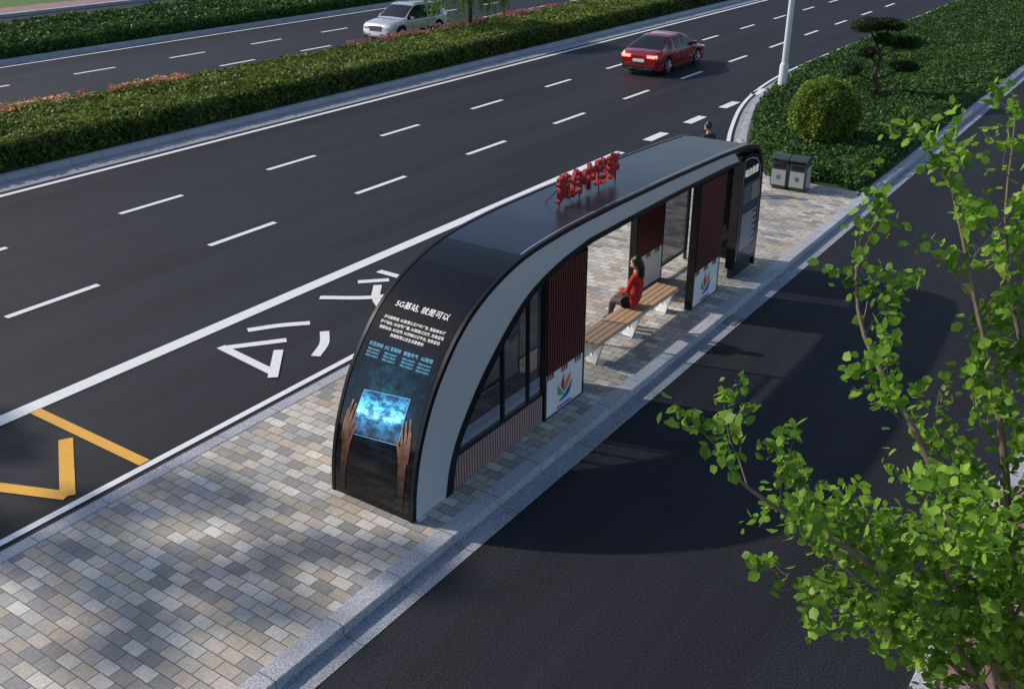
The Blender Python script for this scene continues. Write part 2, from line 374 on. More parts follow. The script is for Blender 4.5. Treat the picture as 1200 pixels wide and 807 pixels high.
pads=[(-.45,0,2.75,.72,.24),(.9,.1,2.15,.75,.22),(.15,-.2,2.3,.45,.2),(-.95,.1,1.25,.62,.22),(1.0,-.1,1.35,.6,.2),(-.3,.3,1.8,.45,.17),(.35,.2,2.75,.55,.2)]
P=[]
for s,f,z,r,h in pads:
    tb.tube([pl(0,0,z-.45),pl(s*.6,f*.6,z-.2),pl(s,f,z-.05)],[.045,.035,.02],n=6)
    for k in range(5):
        q=rng.uniform(-1,1,2)*r*.45; P.append(blob_leaves(pl(s+q[0],f+q[1],z+rng.uniform(-.04,.06)),(r*.55,r*.55,h),800,.5))
tb.build('trunk',[BARKD],e,True)
leaves('needle_pads',np.concatenate(P),.10,PINE,e,up=.5,asp=.25)

def twigs(b,pts,rs,n,L,P,lv,updir=.25,t0=.25,leafn=7,spread=.05):
    pts=[np.array(p,float) for p in pts]
    seg=[np.linalg.norm(pts[i+1]-pts[i]) for i in range(len(pts)-1)]; tot=sum(seg)
    for k in range(n):
        t=(t0+(1-t0)*(k+rng.random())/n)*tot; i=0
        while i<len(seg)-1 and t>seg[i]: t-=seg[i]; i+=1
        f=min(1,t/seg[i]); p=pts[i]*(1-f)+pts[i+1]*f; r=rs[i]*(1-f)+rs[i+1]*f
        ax=(pts[i+1]-pts[i])/seg[i]
        d=rng.normal(size=3); d-=ax*np.dot(d,ax); d/=np.linalg.norm(d); d=d*.75+ax*.6+np.array([0,0,updir]); d/=np.linalg.norm(d)
        l=L*rng.uniform(.45,1.2)*(1.1-.35*(k/n)); q=[p]; cur=d.copy()
        for s_ in range(4):
            cur=cur+rng.normal(0,.16,3)+np.array([0,0,.07]); cur/=np.linalg.norm(cur); q.append(q[-1]+cur*l/4)
        r0=min(r*.6,.003+.008*l); rr=[r0*(1-.2*j) for j in range(5)]
        b.tube(q,rr,n=5,cap=False)
        if lv>0: twigs(b,q,rr,max(3,int(l*6)),L*.42,P,lv-1,updir,.2,leafn,spread)
        if lv<=1:
            for j in range(leafn):
                u=rng.uniform(.15,1.0)*3.999; a=int(u); w=u-a
                P.append(q[a]*(1-w)+q[a+1]*w+rng.normal(0,spread,3))
def big_leaves(name,P,size,mat,parent):
    tpl=np.array([(0,0,0),(.30,.22,.07),(.40,.62,.05),(.0,1.0,-.04),(-.40,.62,.05),(-.30,.22,.07),(0,.5,-.03)])
    N=len(P); n=rng.normal(size=(N,3))*1.15+np.array([-.3,0,.9]); n/=np.linalg.norm(n,axis=1)[:,None]
    a=np.cross(n,rng.normal(size=(N,3))); a/=np.linalg.norm(a,axis=1)[:,None]; c=np.cross(n,a); s=(size*rng.uniform(.5,1.25,N))[:,None,None]
    V=(tpl[None,:,0:1]*a[:,None,:]+tpl[None,:,1:2]*c[:,None,:]+tpl[None,:,2:3]*n[:,None,:])*s+P[:,None,:]
    tris=np.array([(0,1,6),(1,2,6),(2,3,6),(6,3,4),(6,4,5),(0,6,5)])
    F=(tris[None]+np.arange(N)[:,None,None]*7).reshape(-1,3)
    return fast(name,V.reshape(-1,3),F,mat,parent)
e=empty('street_tree',(.25,7.45,.13)); tb=B(); P=[]
A0=(.25,7.45,.1);A1=(-.05,7.3,1.3)
stems=[([A0,(.12,7.4,.8),A1],[.10,.08,.065],0),
 ([A1,(-.89,6.32,2.86),(-1.56,5.78,3.65),(-1.85,5.6,3.95),(-2.1,5.5,4.15)],[.036,.026,.018,.010,.005],17),
 ([A1,(-.55,6.9,2.1),(-1.1,6.7,2.75),(-1.6,6.6,3.15)],[.03,.022,.014,.005],15),
 ([A1,(-.92,6.95,3.53),(-1.69,7.18,4.36),(-1.95,7.6,5.0)],[.04,.027,.016,.005],19),
 ([A1,(-.57,7.3,3.48),(-1.11,7.73,4.66),(-1.55,8.2,5.65)],[.042,.028,.016,.005],20),
 ([A1,(-.2,7.7,3.2),(-.88,8.18,4.91),(-1.15,8.6,5.9)],[.034,.025,.015,.005],20),
 ([A1,(-.4,6.7,2.6),(-.5,6.2,3.3),(-.6,5.9,3.9)],[.03,.02,.012,.005],17),
 ([A1,(-.2,6.9,2.3),(-.1,6.6,3.2),(0,6.3,4.2)],[.03,.02,.012,.005],16),
 ([A1,(-.9,7.0,2.4),(-1.3,6.3,2.8),(-1.5,6.0,3.0)],[.026,.018,.011,.005],16),
 ([A1,(.0,7.6,2.8),(-.5,8.0,4.0),(-.7,8.2,4.9)],[.03,.02,.012,.005],18),
 ([A1,(.1,7.8,3.2),(-.35,8.4,4.7),(-.65,8.8,6.0)],[.034,.025,.015,.005],18),
 ([A1,(.6,7.9,3.2),(1.2,8.4,4.4),(1.6,8.8,5.5)],[.035,.025,.016,.005],10),
 ([A1,(.5,7.0,3.0),(1.0,6.5,4.2),(1.4,6.2,5.0)],[.033,.024,.015,.005],8)]
for pts,rs,nn in stems:
    pts=[pts[0]]+[tuple(np.array(p)+rng.normal(0,.05,3)) for p in pts[1:-1]]+[pts[-1]] if nn else pts
    tb.tube([tuple(p) for p in catmull(pts,4)],list(np.interp(np.linspace(0,len(rs)-1,(len(pts)-1)*4+1),range(len(rs)),rs)),n=8)
    if nn: twigs(tb,pts,rs,nn,.78,P,1,leafn=9,t0=.2,spread=.035)
tb.build('trunk_and_limbs',[BARK],e,True)
big_leaves('leaves',np.array(P),.094,TREE,e)
wx,wy=-30.6,41.0; e=empty('willow_tree',(wx,wy,.14)); tb=B()
tb.tube([(wx,wy,.1),(wx+.05,wy,1.5),(wx-.05,wy+.05,3.2),(wx,wy,5.2)],[.13,.11,.09,.05],n=10); P=[]
for k in range(170):
    a=rng.uniform(0,6.283); r=2.0*math.sqrt(rng.random()); z=3.4+1.8*(1-(r/2.0)**2)*rng.random()+.3; ln=rng.uniform(1.3,2.9)
    p=np.array([wx+r*math.cos(a),wy+r*math.sin(a),z]); q=p+np.array([.25*math.cos(a),.25*math.sin(a),-ln])
    if k%3==0: tb.tube([(wx,wy,2.4+rng.random()*1.5),tuple((p+np.array([wx,wy,z]))/2+np.array([0,0,.25])),tuple(p)],[.03,.018,.008],n=5)
    tb.tube([tuple(p),tuple((p+q)/2+np.array([.06,0,0])),tuple(q)],[.006,.005,.003],n=4)
    t=rng.random(85)[:,None]; P.append(p*(1-t)+q*t+rng.normal(0,.06,(85,3)))
tb.build('trunk_and_limbs',[BARKD],e,True)
leaves('leaves',np.concatenate(P),.15,WIL,e,up=-.1,asp=.3)
def tall_tree(x,y,H,R_,nb):
    e=empty('plane_tree',(x,y,.14)); tb=B(); P=[]
    tb.tube([(x,y,.1),(x+.1,y,H*.3),(x,y+.1,H*.6),(x,y,H*.97)],[.26,.2,.14,.03],n=10)
    for k in range(nb):
        a=2.4*k+rng.uniform(-.4,.4); z0=H*(.45+.47*(k+.5)/nb); rr=R_*rng.uniform(.6,1)*math.sin(math.pi*min(.9,max(.3,(z0/H-.3)/.75)))
        p1=(x+rr*.5*math.cos(a),y+rr*.5*math.sin(a),z0+.5); p2=(x+rr*math.cos(a),y+rr*math.sin(a),z0+1.1)
        tb.tube([(x,y,z0),p1,p2],[.07,.045,.015],n=6)
        for q in (p1,p2): P.append(blob_leaves(q,(rng.uniform(.5,.85),rng.uniform(.5,.85),rng.uniform(.4,.65)),120,.2))
    tb.build('trunk_and_limbs',[BARK],e,True); leaves('leaves',np.concatenate(P),.26,WIL,e,up=.2,asp=.6)
tall_tree(-29.0,.3,15.5,2.9,17); tall_tree(-29.0,-9,14,3.2,20)

# ------------------------------------------------------------ bus shelter
SH=empty('bus_shelter',(-7.65,13.7,.12))
XL,XR=-8.33,-6.97; ZB=.124
pr=catmull([(7.93,ZB),(7.98,.6),(8.15,1.2),(8.53,1.88),(9.2,2.52),(10.2,2.91),(11.4,3.03),(13,3.04)],8)
pr+= [np.array(p) for p in [(15,3.0),(17.0,2.93)]]+catmull([(18.2,2.86),(18.75,2.72),(19.06,2.4),(19.16,1.95),(19.2,1.0),(19.2,ZB)],6)
pr=np.array(pr); seg=np.linalg.norm(np.diff(pr,axis=0),axis=1); arc=np.concatenate([[0],np.cumsum(seg)])
def rz(y): return float(np.interp(y,pr[:60,0],pr[:60,1]))
def pat(t,off=0):
    y=np.interp(t,arc,pr[:,0]); z=np.interp(t,arc,pr[:,1])
    y1,z1=np.interp(t+.03,arc,pr[:,0]),np.interp(t+.03,arc,pr[:,1]); y0_,z0_=np.interp(t-.03,arc,pr[:,0]),np.interp(t-.03,arc,pr[:,1])
    ty,tz=y1-y0_,z1-z0_; l=math.hypot(ty,tz) or 1; return y-tz/l*off, z+ty/l*off
def offprof(off,t0=0,t1=None,n=90):
    t1=arc[-1] if t1 is None else t1
    return [pat(t,off) for t in np.linspace(t0,t1,n)]
tf=float(np.interp(10.45,pr[:60,0],arc[:60]))
TE=arc[-1]
def shell(name,t0,t1,o0,o1,x0,x1,mat,n=60,smooth=True,bev=0):
    A=offprof(o1,t0,t1,n); C=offprof(o0,t0,t1,n); b=B(); V=[]
    for (p,q) in zip(A,C): V+=[(x0,p[0],p[1]),(x1,p[0],p[1]),(x1,q[0],q[1]),(x0,q[0],q[1])]
    F=[]
    for i in range(n-1):
        for k in range(4): F.append((4*i+k,4*i+(k+1)%4,4*i+4+(k+1)%4,4*i+4+k))
    F+= [(0,3,2,1),(4*n-4,4*n-3,4*n-2,4*n-1)]
    b.add(V,F); return b.build(name,[mat],SH,smooth,bev)
shell('front_screen',0.0,tf,-.07,0,XL+.03,XR-.03,BGLASS)
shell('roof_skin',tf+.004,TE-2.6,-.08,0,XL+.03,XR-.03,ROOF)
shell('rear_skin',TE-2.597,TE-.02,-.08,0,XL+.03,XR-.03,BGLASS)
for x0,x1,nm in ((XR-.03,XR+.02,'edge_trim'),(XL-.02,XL+.03,'edge_trim_roadside')):
    shell(nm,0.0,TE,-.06,.012,x0,x1,BLACK,100)
shell('roof_edge_line',tf+.02,TE-2.7,0.001,.005,XR-.065,XR-.045,STEEL,50)
inner=catmull([(8.75,ZB),(8.86,.6),(9.1,.99),(9.67,1.6),(10.55,2.25),(11.4,2.52),(12.3,2.62)],8)+[np.array(p) for p in [(15,2.62),(17.4,2.58),(17.95,2.54),(18.0,2.4),(18.0,ZB)]]
inner=np.array(inner)
def resample(P,n):
    P=np.array(P); s=np.concatenate([[0],np.cumsum(np.linalg.norm(np.diff(P,axis=0),axis=1))]); t=np.linspace(0,s[-1],n)
    return np.stack([np.interp(t,s,P[:,0]),np.interp(t,s,P[:,1])],1)
def stripsolid(name,O,I,x0,x1,mat):
    n=len(O); b=B(); V=[]
    for p,q in zip(O,I): V+=[(x0,*p),(x1,*p),(x1,*q),(x0,*q)]
    F=[]
    for i in range(n-1):
        for k in range(4): F.append((4*i+k,4*i+(k+1)%4,4*i+4+(k+1)%4,4*i+4+k))
    F+=[(0,3,2,1),(4*n-4,4*n-3,4*n-2,4*n-1)]
    b.add(V,F); return b.build(name,[mat],SH,False)
nS=90
innA=resample(inner[inner[:,0]<=17.97],nS)
outT=np.interp(innA[:,0],[8.75,9.1,9.67,10.55,11.4,12.3,15,17.4,17.96],[0,1.05,2.05,3.2,4.3,5.6,8.3,10.7,11.3])
outer=np.array([pat(t,-.065) for t in outT])
dirn=outer-innA; L_=np.linalg.norm(dirn,axis=1)[:,None]
mid=innA+dirn/L_*np.minimum(.13,L_*.5)
for x0,x1,s in ((XR-.05,XR+.008,''),(XL-.008,XL+.05,'_roadside')):
    stripsolid('side_band'+s,outer,mid,x0,x1,SILV)
    stripsolid('arch_frame'+s,mid,innA,x0-.02,x1+.02,BLACK)
def staggered(b,x0,x1,y0,y1,ztop,zbot,m,pitch=.062,w=.036):
    n=int((y1-y0)/pitch)
    for i in range(n):
        ya=y0+(y1-y0)*(i+.25)/n
        b.box(x0,x1,ya,ya+w,zbot+.09*((i//3)%2),ztop,m)
cols=[(11.08,12.14),(16.2,17.3)]
for (y0,y1) in cols:
    for side in (0,1):
        b=B()
        xa,xb=(XR-.12,XR-.02) if side==0 else (XL+.02,XL+.12)
        b.box(xa,xb,y0,y1,ZB,2.56,0)
        fr=.045
        b.box(xa-.02,xb+.02,y0-fr,y0-.002,ZB,2.57,0); b.box(xa-.02,xb+.02,y1+.002,y1+fr,ZB,2.57,0)
        for fx0,fx1 in ((xb+.002,xb+.03),(xa-.03,xa-.002)):
            staggered(b,fx0,fx1,y0+.01,y1-.01,2.54,.78,1)
            b.box(fx0+.006,fx1-.006,y0+.02,y1-.02,ZB+.04,.86,2)
        b.build('column_panel',[BLACK,SLAT,PANW],SH)
LG=[simple('logo_blue',(.02,.12,.5),rough=.3),simple('logo_green',(.08,.45,.12),rough=.3),simple('logo_orange',(.8,.25,.02),rough=.3),simple('logo_red',(.6,.03,.05),rough=.3)]
for (y0,y1) in cols:
    b=B(); cy=(y0+y1)/2-.02; cz=.48; xs=XR+.006
    def petal(pts,ws,m):
        global xs
        xs+=.0015; c_=np.array(catmull(pts,6)); ww=np.interp(np.linspace(0,len(ws)-1,len(c_)),range(len(ws)),ws); L=offs(c_,1.0)-c_; V=[]
        for p,l,w in zip(c_,L,ww): V+=[(xs,cy+p[0]-l[0]*w,cz+p[1]-l[1]*w),(xs,cy+p[0]+l[0]*w,cz+p[1]+l[1]*w)]
        b.add(V,[(2*i,2*i+1,2*i+3,2*i+2) for i in range(len(c_)-1)],m)
    petal([(-.02,-.10),(-.14,-.02),(-.19,.12)],[.008,.055,.004],1)
    petal([(0,-.06),(-.05,.08),(-.02,.24)],[.008,.055,.004],3)
    petal([(.03,-.04),(.09,.08),(.19,.19)],[.008,.055,.004],2)
    petal([(-.14,-.18),(.10,-.11),(.22,.06)],[.008,.05,.004],0)
    for k in range(6): b.box(XR+.0145,XR+.016,cy-.2+.07*k,cy-.155+.07*k,cz-.29,cz-.25,0)
    b.build('logo',LG,SH)
for x0,x1,s in ((XR-.07,XR-.02,''),(XL+.02,XL+.07,'_roadside')):
    b=B(); b.box(x0+.01,x1-.01,8.8,11.03,ZB,.6,0); b.box(x0-.005,x1+.005,8.9,11.03,.6,.65,0)
    for i in range(36): b.box(x1-.008,x1+.012,8.82+i*.0608,8.82+i*.0608+.036,ZB+.01,.59,1)
    for i in range(36): b.box(x0-.012,x0+.008,8.82+i*.0608,8.82+i*.0608+.036,ZB+.01,.59,1)
    b.box(x0,x1,9.98,10.03,.65,1.84,0); b.box(x0,x1,10.62,10.66,.65,2.27,0); b.box(x0,x1,9.45,9.977,1.3,1.34,0)
    b.build('arch_window_frame'+s,[BLACK,SLATP],SH)
    xm=(x0+x1)/2
    pg=[(y,z) for y,z in innA if y<11.02]; zt=[z for y,z in innA if y<11.02][-1]
    poly=[(8.9,.65)]+[(y,z) for y,z in pg if z>.66]+[(11.03,zt),(11.03,.65)]
    mobj('arch_window_glass'+s,[(xm,y,z) for y,z in poly],[tuple(range(len(poly)))],GLASS,SH)
b=B()
b.box(XL+.04,XL+.05,12.25,13.7,.35,2.4,0); b.box(XL+.04,XL+.05,17.4,18.6,.35,2.4,0)
b.build('glass_screen',[GLASS],SH)
b=B(); b.box(XL+.02,XL+.07,13.72,13.77,ZB,2.6,0); b.box(XL+.02,XL+.07,12.2,13.7,.30,.345,0); b.box(XL+.02,XL+.07,12.2,13.7,2.405,2.45,0)
b.box(XL+.02,XL+.07,18.62,18.68,ZB,2.55,0); b.box(XL+.02,XL+.07,17.35,18.61,.30,.345,0)
b.build('glass_screen_frame',[BLACK],SH)
b=B()
b.box(XL+.06,XR-.06,10.9,17.9,2.70,2.74,0)
for k in range(7): b.box(XL+.2,XR-.2,11.5+k*.95,11.56+k*.95,2.675,2.697,1)
b.build('ceiling',[BLACK,PANW],SH)
b=B()
for y in (12.4,13.0,13.6,14.15):
    b.box(-7.64,-7.625,y,y+.015,3.0,3.42,0); b.tube([(-7.9,y+.01,3.02),(-7.64,y+.01,3.3)],[.007,.007],0,6)
b.build('sign_supports',[BLACK],SH)
def textmesh(s,size,ext=0,align='CENTER',offset=0):
    cu=bpy.data.curves.new('t','FONT'); cu.body=s; cu.size=size; cu.align_x=align; cu.align_y='CENTER'; cu.extrude=ext; cu.resolution_u=3; cu.offset=offset
    o=bpy.data.objects.new('t',cu); sc.collection.objects.link(o); dg=bpy.context.evaluated_depsgraph_get()
    me=bpy.data.meshes.new_from_object(o.evaluated_get(dg)); bpy.data.objects.remove(o); return me
me=textmesh('黄台中路亭',.38,.03,offset=.009)
T=Matrix(((0,0,1,-7.59),(1,0,0,13.22),(0,1.15,0,3.27),(0,0,0,1)))
me.transform(T); me.materials.clear(); me.materials.append(REDL)
o=bpy.data.objects.new('sign_letters',me); link(o,SH)
# poster
def S(s,t,off): 
    y,z=pat(t,off); return (XL+s,y,z)
WD=XR-XL
V=[];F=[];uv=[]
ns,ntt=12,44
for j in range(ntt+1):
    for i in range(ns+1):
        s=.05+(WD-.1)*i/ns; t=.08+(3.55-.08)*j/ntt; V.append(S(s,t,.004)); uv.append((s,t))
for j in range(ntt):
    for i in range(ns): a=j*(ns+1)+i; F.append((a,a+1,a+ns+2,a+ns+1))
m,nt,bs=new_mat('poster_print')
tc=nt.nodes.new('ShaderNodeTexCoord'); sp=nt.nodes.new('ShaderNodeSeparateXYZ'); nt.links.new(tc.outputs['UV'],sp.inputs[0])
dx=mth(nt,'SUBTRACT',sp.outputs[0],.68); dy=mth(nt,'SUBTRACT',sp.outputs[1],1.5)
r2=mth(nt,'ADD',mth(nt,'MULTIPLY',dx,dx),mth(nt,'MULTIPLY',mth(nt,'MULTIPLY',dy,dy),.9)); rr=mth(nt,'SQRT',r2)
gl=ramp(nt,rr,[(.15,(.006,.035,.06)),(.42,(.002,.014,.026)),(.66,(.0012,.004,.008)),(.9,(0.001,0.001,0.002))])
nn=noise(nt,5,7,tc.outputs['UV'],.8); gl=mix_rgb(nt,1.0,gl,ramp(nt,nn,[(.38,(.15,.15,.15)),(.55,(1.2,1.2,1.2)),(.68,(4.0,4.0,4.0))]),'MULTIPLY')
nt.links.new(gl,bs.inputs['Base Color']); nt.links.new(gl,bs.inputs['Emission Color']); bs.inputs['Emission Strength'].default_value=.8; bs.inputs['Roughness'].default_value=.09
o=mobj('poster',V,F,m,SH,True); ul=o.data.uv_layers.new(name='UVMap')
for lp in o.data.loops: ul.data[lp.index].uv=uv[lp.vertex_index]
def flat_text(name,s,size,sx,t,mat,align='CENTER',off=.008):
    me=textmesh(s,size,0,align)
    for v in me.vertices: v.co=S(sx+v.co.x,t+v.co.y,off)
    me.materials.clear(); me.materials.append(mat); link(bpy.data.objects.new(name,me),SH)
flat_text('poster_title','5G基站, 就是可以',.115,.68,2.72,TXT)
for i,l in enumerate(['多功能数据, 5G智慧公交户外广告, 智能候车厅','多个站台, 5G信号广播, 5G智能公交厅, 完美呈现','智能站台, 5G站亭, 5G网络公交平台, 完美呈现','数据智慧公交生活更便利']):
    flat_text('poster_text',l,.050,.68,2.50-.075*i,TXT)
for i,(h_,sx) in enumerate((('交互体验','.26'),('5G 互联网','.54'),('智能天气','.84'),('5G智慧','1.1'))):
    flat_text('poster_subhead',h_,.060,float(sx),2.10,TXB)
    for k in range(3): flat_text('poster_subtext','智能公交候车厅',.03,float(sx),2.03-.045*k,TXB)
# the tablet picture: sky, clouds, sea
m,nt,bs=new_mat('tablet_image')
tc=nt.nodes.new('ShaderNodeTexCoord'); sp=nt.nodes.new('ShaderNodeSeparateXYZ'); nt.links.new(tc.outputs['UV'],sp.inputs[0])
mp=nt.nodes.new('ShaderNodeMapping'); mp.inputs['Scale'].default_value=(1.5,1.9,1); mp.inputs['Rotation'].default_value=(0,0,.5); nt.links.new(tc.outputs['UV'],mp.inputs[0])
f=noise(nt,2.6,9,mp.outputs[0],.66)
g=ramp(nt,sp.outputs[1],[(0,(.003,.02,.06)),(.36,(.012,.10,.24)),(.5,(.12,.42,.6)),(.68,(.05,.28,.5)),(1,(.006,.05,.16))])
c=mix_rgb(nt,1.0,g,ramp(nt,f,[(.36,(.2,.22,.3)),(.48,(.9,.9,1)),(.56,(3.6,2.8,2.2)),(.64,(1.0,1.0,1.1))]),'MULTIPLY')
nt.links.new(c,bs.inputs['Base Color']); nt.links.new(c,bs.inputs['Emission Color']); bs.inputs['Emission Strength'].default_value=.7; bs.inputs['Roughness'].default_value=.1
def quadpatch(name,mat,g_,off,nu=12,nv=8,useuv=True):
    V=[];F=[];U=[]
    for j in range(nv+1):
        for i in range(nu+1):
            u=g_+(1-2*g_)*i/nu;v=g_+(1-2*g_)*j/nv; s=(.24*(1-v)+.33*v)+(.80-.07*v)*u; t=.90+.60*v+.07*u; V.append(S(s,t,off)); U.append((i/nu,j/nv))
    for j in range(nv):
        for i in range(nu): a=j*(nu+1)+i; F.append((a,a+1,a+nu+2,a+nu+1))
    o=mobj(name,V,F,mat,SH,True); ul=o.data.uv_layers.new(name='UVMap')
    for lp in o.data.loops: ul.data[lp.index].uv=U[lp.vertex_index]
quadpatch('poster_tablet_frame',simple('tablet_edge',(.25,.6,.75),rough=.3,emit=.3,ecol=(.2,.6,.8)),-.012,.0085)
quadpatch('poster_tablet',m,.0,.010)
HM,nt,bs=new_mat('printed_hand')
tc=nt.nodes.new('ShaderNodeTexCoord'); sp=nt.nodes.new('ShaderNodeSeparateXYZ'); nt.links.new(tc.outputs['Object'],sp.inputs[0])
c=ramp(nt,mth(nt,'MULTIPLY',sp.outputs[2],.6),[(.22,(.006,.004,.003)),(.5,(.10,.05,.035)),(.85,(.33,.18,.13))])
f=noise(nt,9,4); c=mix_rgb(nt,1.0,c,ramp(nt,f,[(.35,(.5,.45,.45)),(.65,(1.2,1.2,1.2))]),'MULTIPLY')
nt.links.new(c,bs.inputs['Base Color']); bs.inputs['Roughness'].default_value=.15; nt.links.new(c,bs.inputs['Emission Color']); bs.inputs['Emission Strength'].default_value=.25
def handstrips(name,sx,mir):
    chains=[([(.05,.10),(.045,.35),(.06,.62),(.07,.84)],[.04,.045,.062,.070]),([(.02,.80),(.02,1.05),(.06,1.34)],[.026,.022,.012]),([(.055,.80),(.075,1.08),(.12,1.30)],[.023,.021,.012]),
            ([(.10,.74),(.15,.92),(.22,1.06)],[.028,.026,.014]),([(-.005,.78),(-.01,.98),(.015,1.2)],[.020,.018,.011]),([(.08,.8),(.115,1.0),(.16,1.2)],[.022,.020,.012])]
    for ci,(c_,w_) in enumerate(chains):
        cc=catmull(c_,6); ww=np.interp(np.linspace(0,len(w_)-1,len(cc)),range(len(w_)),w_); V=[]
        for (s,t),w in zip(cc,ww): V+= [S(sx+mir*(s-w),t,.0125+.0008*ci),S(sx+mir*(s+w),t,.0125+.0008*ci)]
        F=[(2*i,2*i+1,2*i+3,2*i+2) for i in range(len(cc)-1)]
        mobj(name,V,F,HM,SH)
handstrips('poster_hand',.14,1); handstrips('poster_hand',WD-.14,-1)
ys0,ys1=18.05,19.12
b=B()
poly=[(ys0,.34),(ys0,2.66),(18.45,2.66),(18.8,2.56),(19.0,2.36),(19.1,2.0),(19.14,1.2),(19.12,.34)]
b.xprism(poly,XR-.16,XR+.03,0)
b.box(XR-.12,XR-.02,ys0+.05,19.08,ZB,.339,0)
b.box(XR+.032,XR+.035,ys0+.1,19.02,.62,2.08,1)
for k in range(17): b.box(XR+.036,XR+.038,ys0+.16,18.95-.2*((k*7)%3==0),.70+.045*k,.718+.045*k,2)
b.box(XR+.036,XR+.038,ys0+.14,ys0+.5,1.66,2.02,4); b.box(XR+.036,XR+.038,ys0+.54,18.98,1.66,2.02,5)
wl=resample([(ys0+.05,.5),(ys0+.05,2.58),(18.42,2.58),(18.72,2.50),(18.92,2.32),(19.03,2.0),(19.07,1.2),(19.06,.5)],40)
A=offs(wl,.012); n=len(wl); b.add([(XR+.033,*p) for p in wl]+[(XR+.033,*p) for p in A],[(i,i+1,i+n+1,i+n) for i in range(n-1)],3)
b.build('information_board',[BGLASS,simple('board_print',(.07,.075,.09),rough=.2),simple('board_text',(.75,.75,.77),rough=.4),PANW,simple('board_pic_a',(.12,.16,.2),rough=.3),simple('board_pic_b',(.3,.28,.25),rough=.3)],SH)
me=textmesh('站台信息',.17,.002); me.transform(Matrix(((0,0,1,XR+.038),(1,0,0,18.50),(0,1,0,2.28),(0,0,0,1)))); me.materials.clear(); me.materials.append(TXT); link(bpy.data.objects.new('board_title',me),SH)

# ------------------------------------------------------------ bench
e=empty('bench',(-7.4,14.5,.12)); b=B()
for i in range(4): b.box(-7.66+i*.115,-7.66+i*.115+.10,13.05,16.05,.535,.575,0)
b.box(-7.64,-7.22,13.03,16.07,.50,.532,1)
for y in (13.25,14.55,15.85):
    b.add([(-7.58,y,ZB),(-7.30,y-.12,ZB),(-7.22,y,.5),(-7.64,y,.5),(-7.58,y+.05,ZB),(-7.30,y-.07,ZB),(-7.22,y+.05,.5),(-7.64,y+.05,.5)],
          [(0,1,2,3),(7,6,5,4),(0,4,5,1),(1,5,6,2),(2,6,7,3),(3,7,4,0)],1)
    b.box(-7.66,-7.2,y-.1,y+.12,ZB,ZB+.012,1)
b.build('seat_and_legs',[WOOD,STEEL],e,bevel=.005)
# ------------------------------------------------------------ bins
def bin_(cx):
    e=empty('litter_bin',(cx,24.95,.12)); b=B(); x0,x1,y0,y1=cx-.22,cx+.22,24.75,25.15
    b.box(x0,x1,y0,y1,.2,.84,0); b.box(x0+.04,x1-.04,y0+.04,y1-.04,ZB,.199,0)
    b.box(x0+.03,x1-.03,y0-.02,y0-.002,.24,.64,1); b.box(x0+.07,x1-.07,y0-.012,y0-.001,.69,.80,2)
    b.box(x1+.002,x1+.015,y0+.04,y1-.04,.24,.78,1)
    b.box(cx-.05,cx+.05,y0-.026,y0-.021,.40,.51,3)
    for xx_ in (x0,x1-.04): b.box(xx_,xx_+.04,y0+.02,y1-.02,.84,.95,0)
    n=10; poly=[(y0-.07+(y1-y0+.14)*i/n,.95+.07*math.sin(math.pi*i/n)) for i in range(n+1)]; poly+= [(y,z-.03) for y,z in poly[::-1]]
    b.xprism(poly,x0-.015,x1+.015,0)
    b.build('body',[simple('bin_dark',(.045,.06,.06),rough=.4),simple('bin_grey',(.38,.40,.40),rough=.4),BLACK,simple('bin_mark',(.1,.2,.15) if cx<-8.2 else (.1,.14,.2),rough=.4)],e,bevel=.006)
bin_(-8.55); bin_(-8.06)
# ------------------------------------------------------------ lamp post
e=empty('street_lamp',(-12.98,36.8,.13)); b=B(); lx,ly=-12.98,36.8
b.tube([(lx,ly,.1),(lx,ly,.16)],[.26,.26],1,16); b.tube([(lx,ly,.16),(lx,ly,1.15),(lx,ly,1.25)],[.17,.165,.12],0,18); b.tube([(lx,ly,1.25),(lx,ly,9.5)],[.115,.075],0,18)
b.box(lx+.145,lx+.175,ly-.07,ly+.07,.4,.85,1)
b.tube([(lx,ly,9.2),(lx-.8,ly,9.8),(lx-2.2,ly,10.0)],[.05,.045,.04],0,10); b.ball((lx-2.6,ly,10.0),(.45,.15,.08),0)
b.tube([(lx,ly,9.2),(lx+.8,ly,9.5),(lx+1.4,ly,9.6)],[.05,.045,.04],0,10); b.ball((lx+1.7,ly,9.6),(.35,.13,.07),0)
b.build('pole',[simple('lamp_white',(.68,.71,.75),rough=.4),STEEL],e,True)

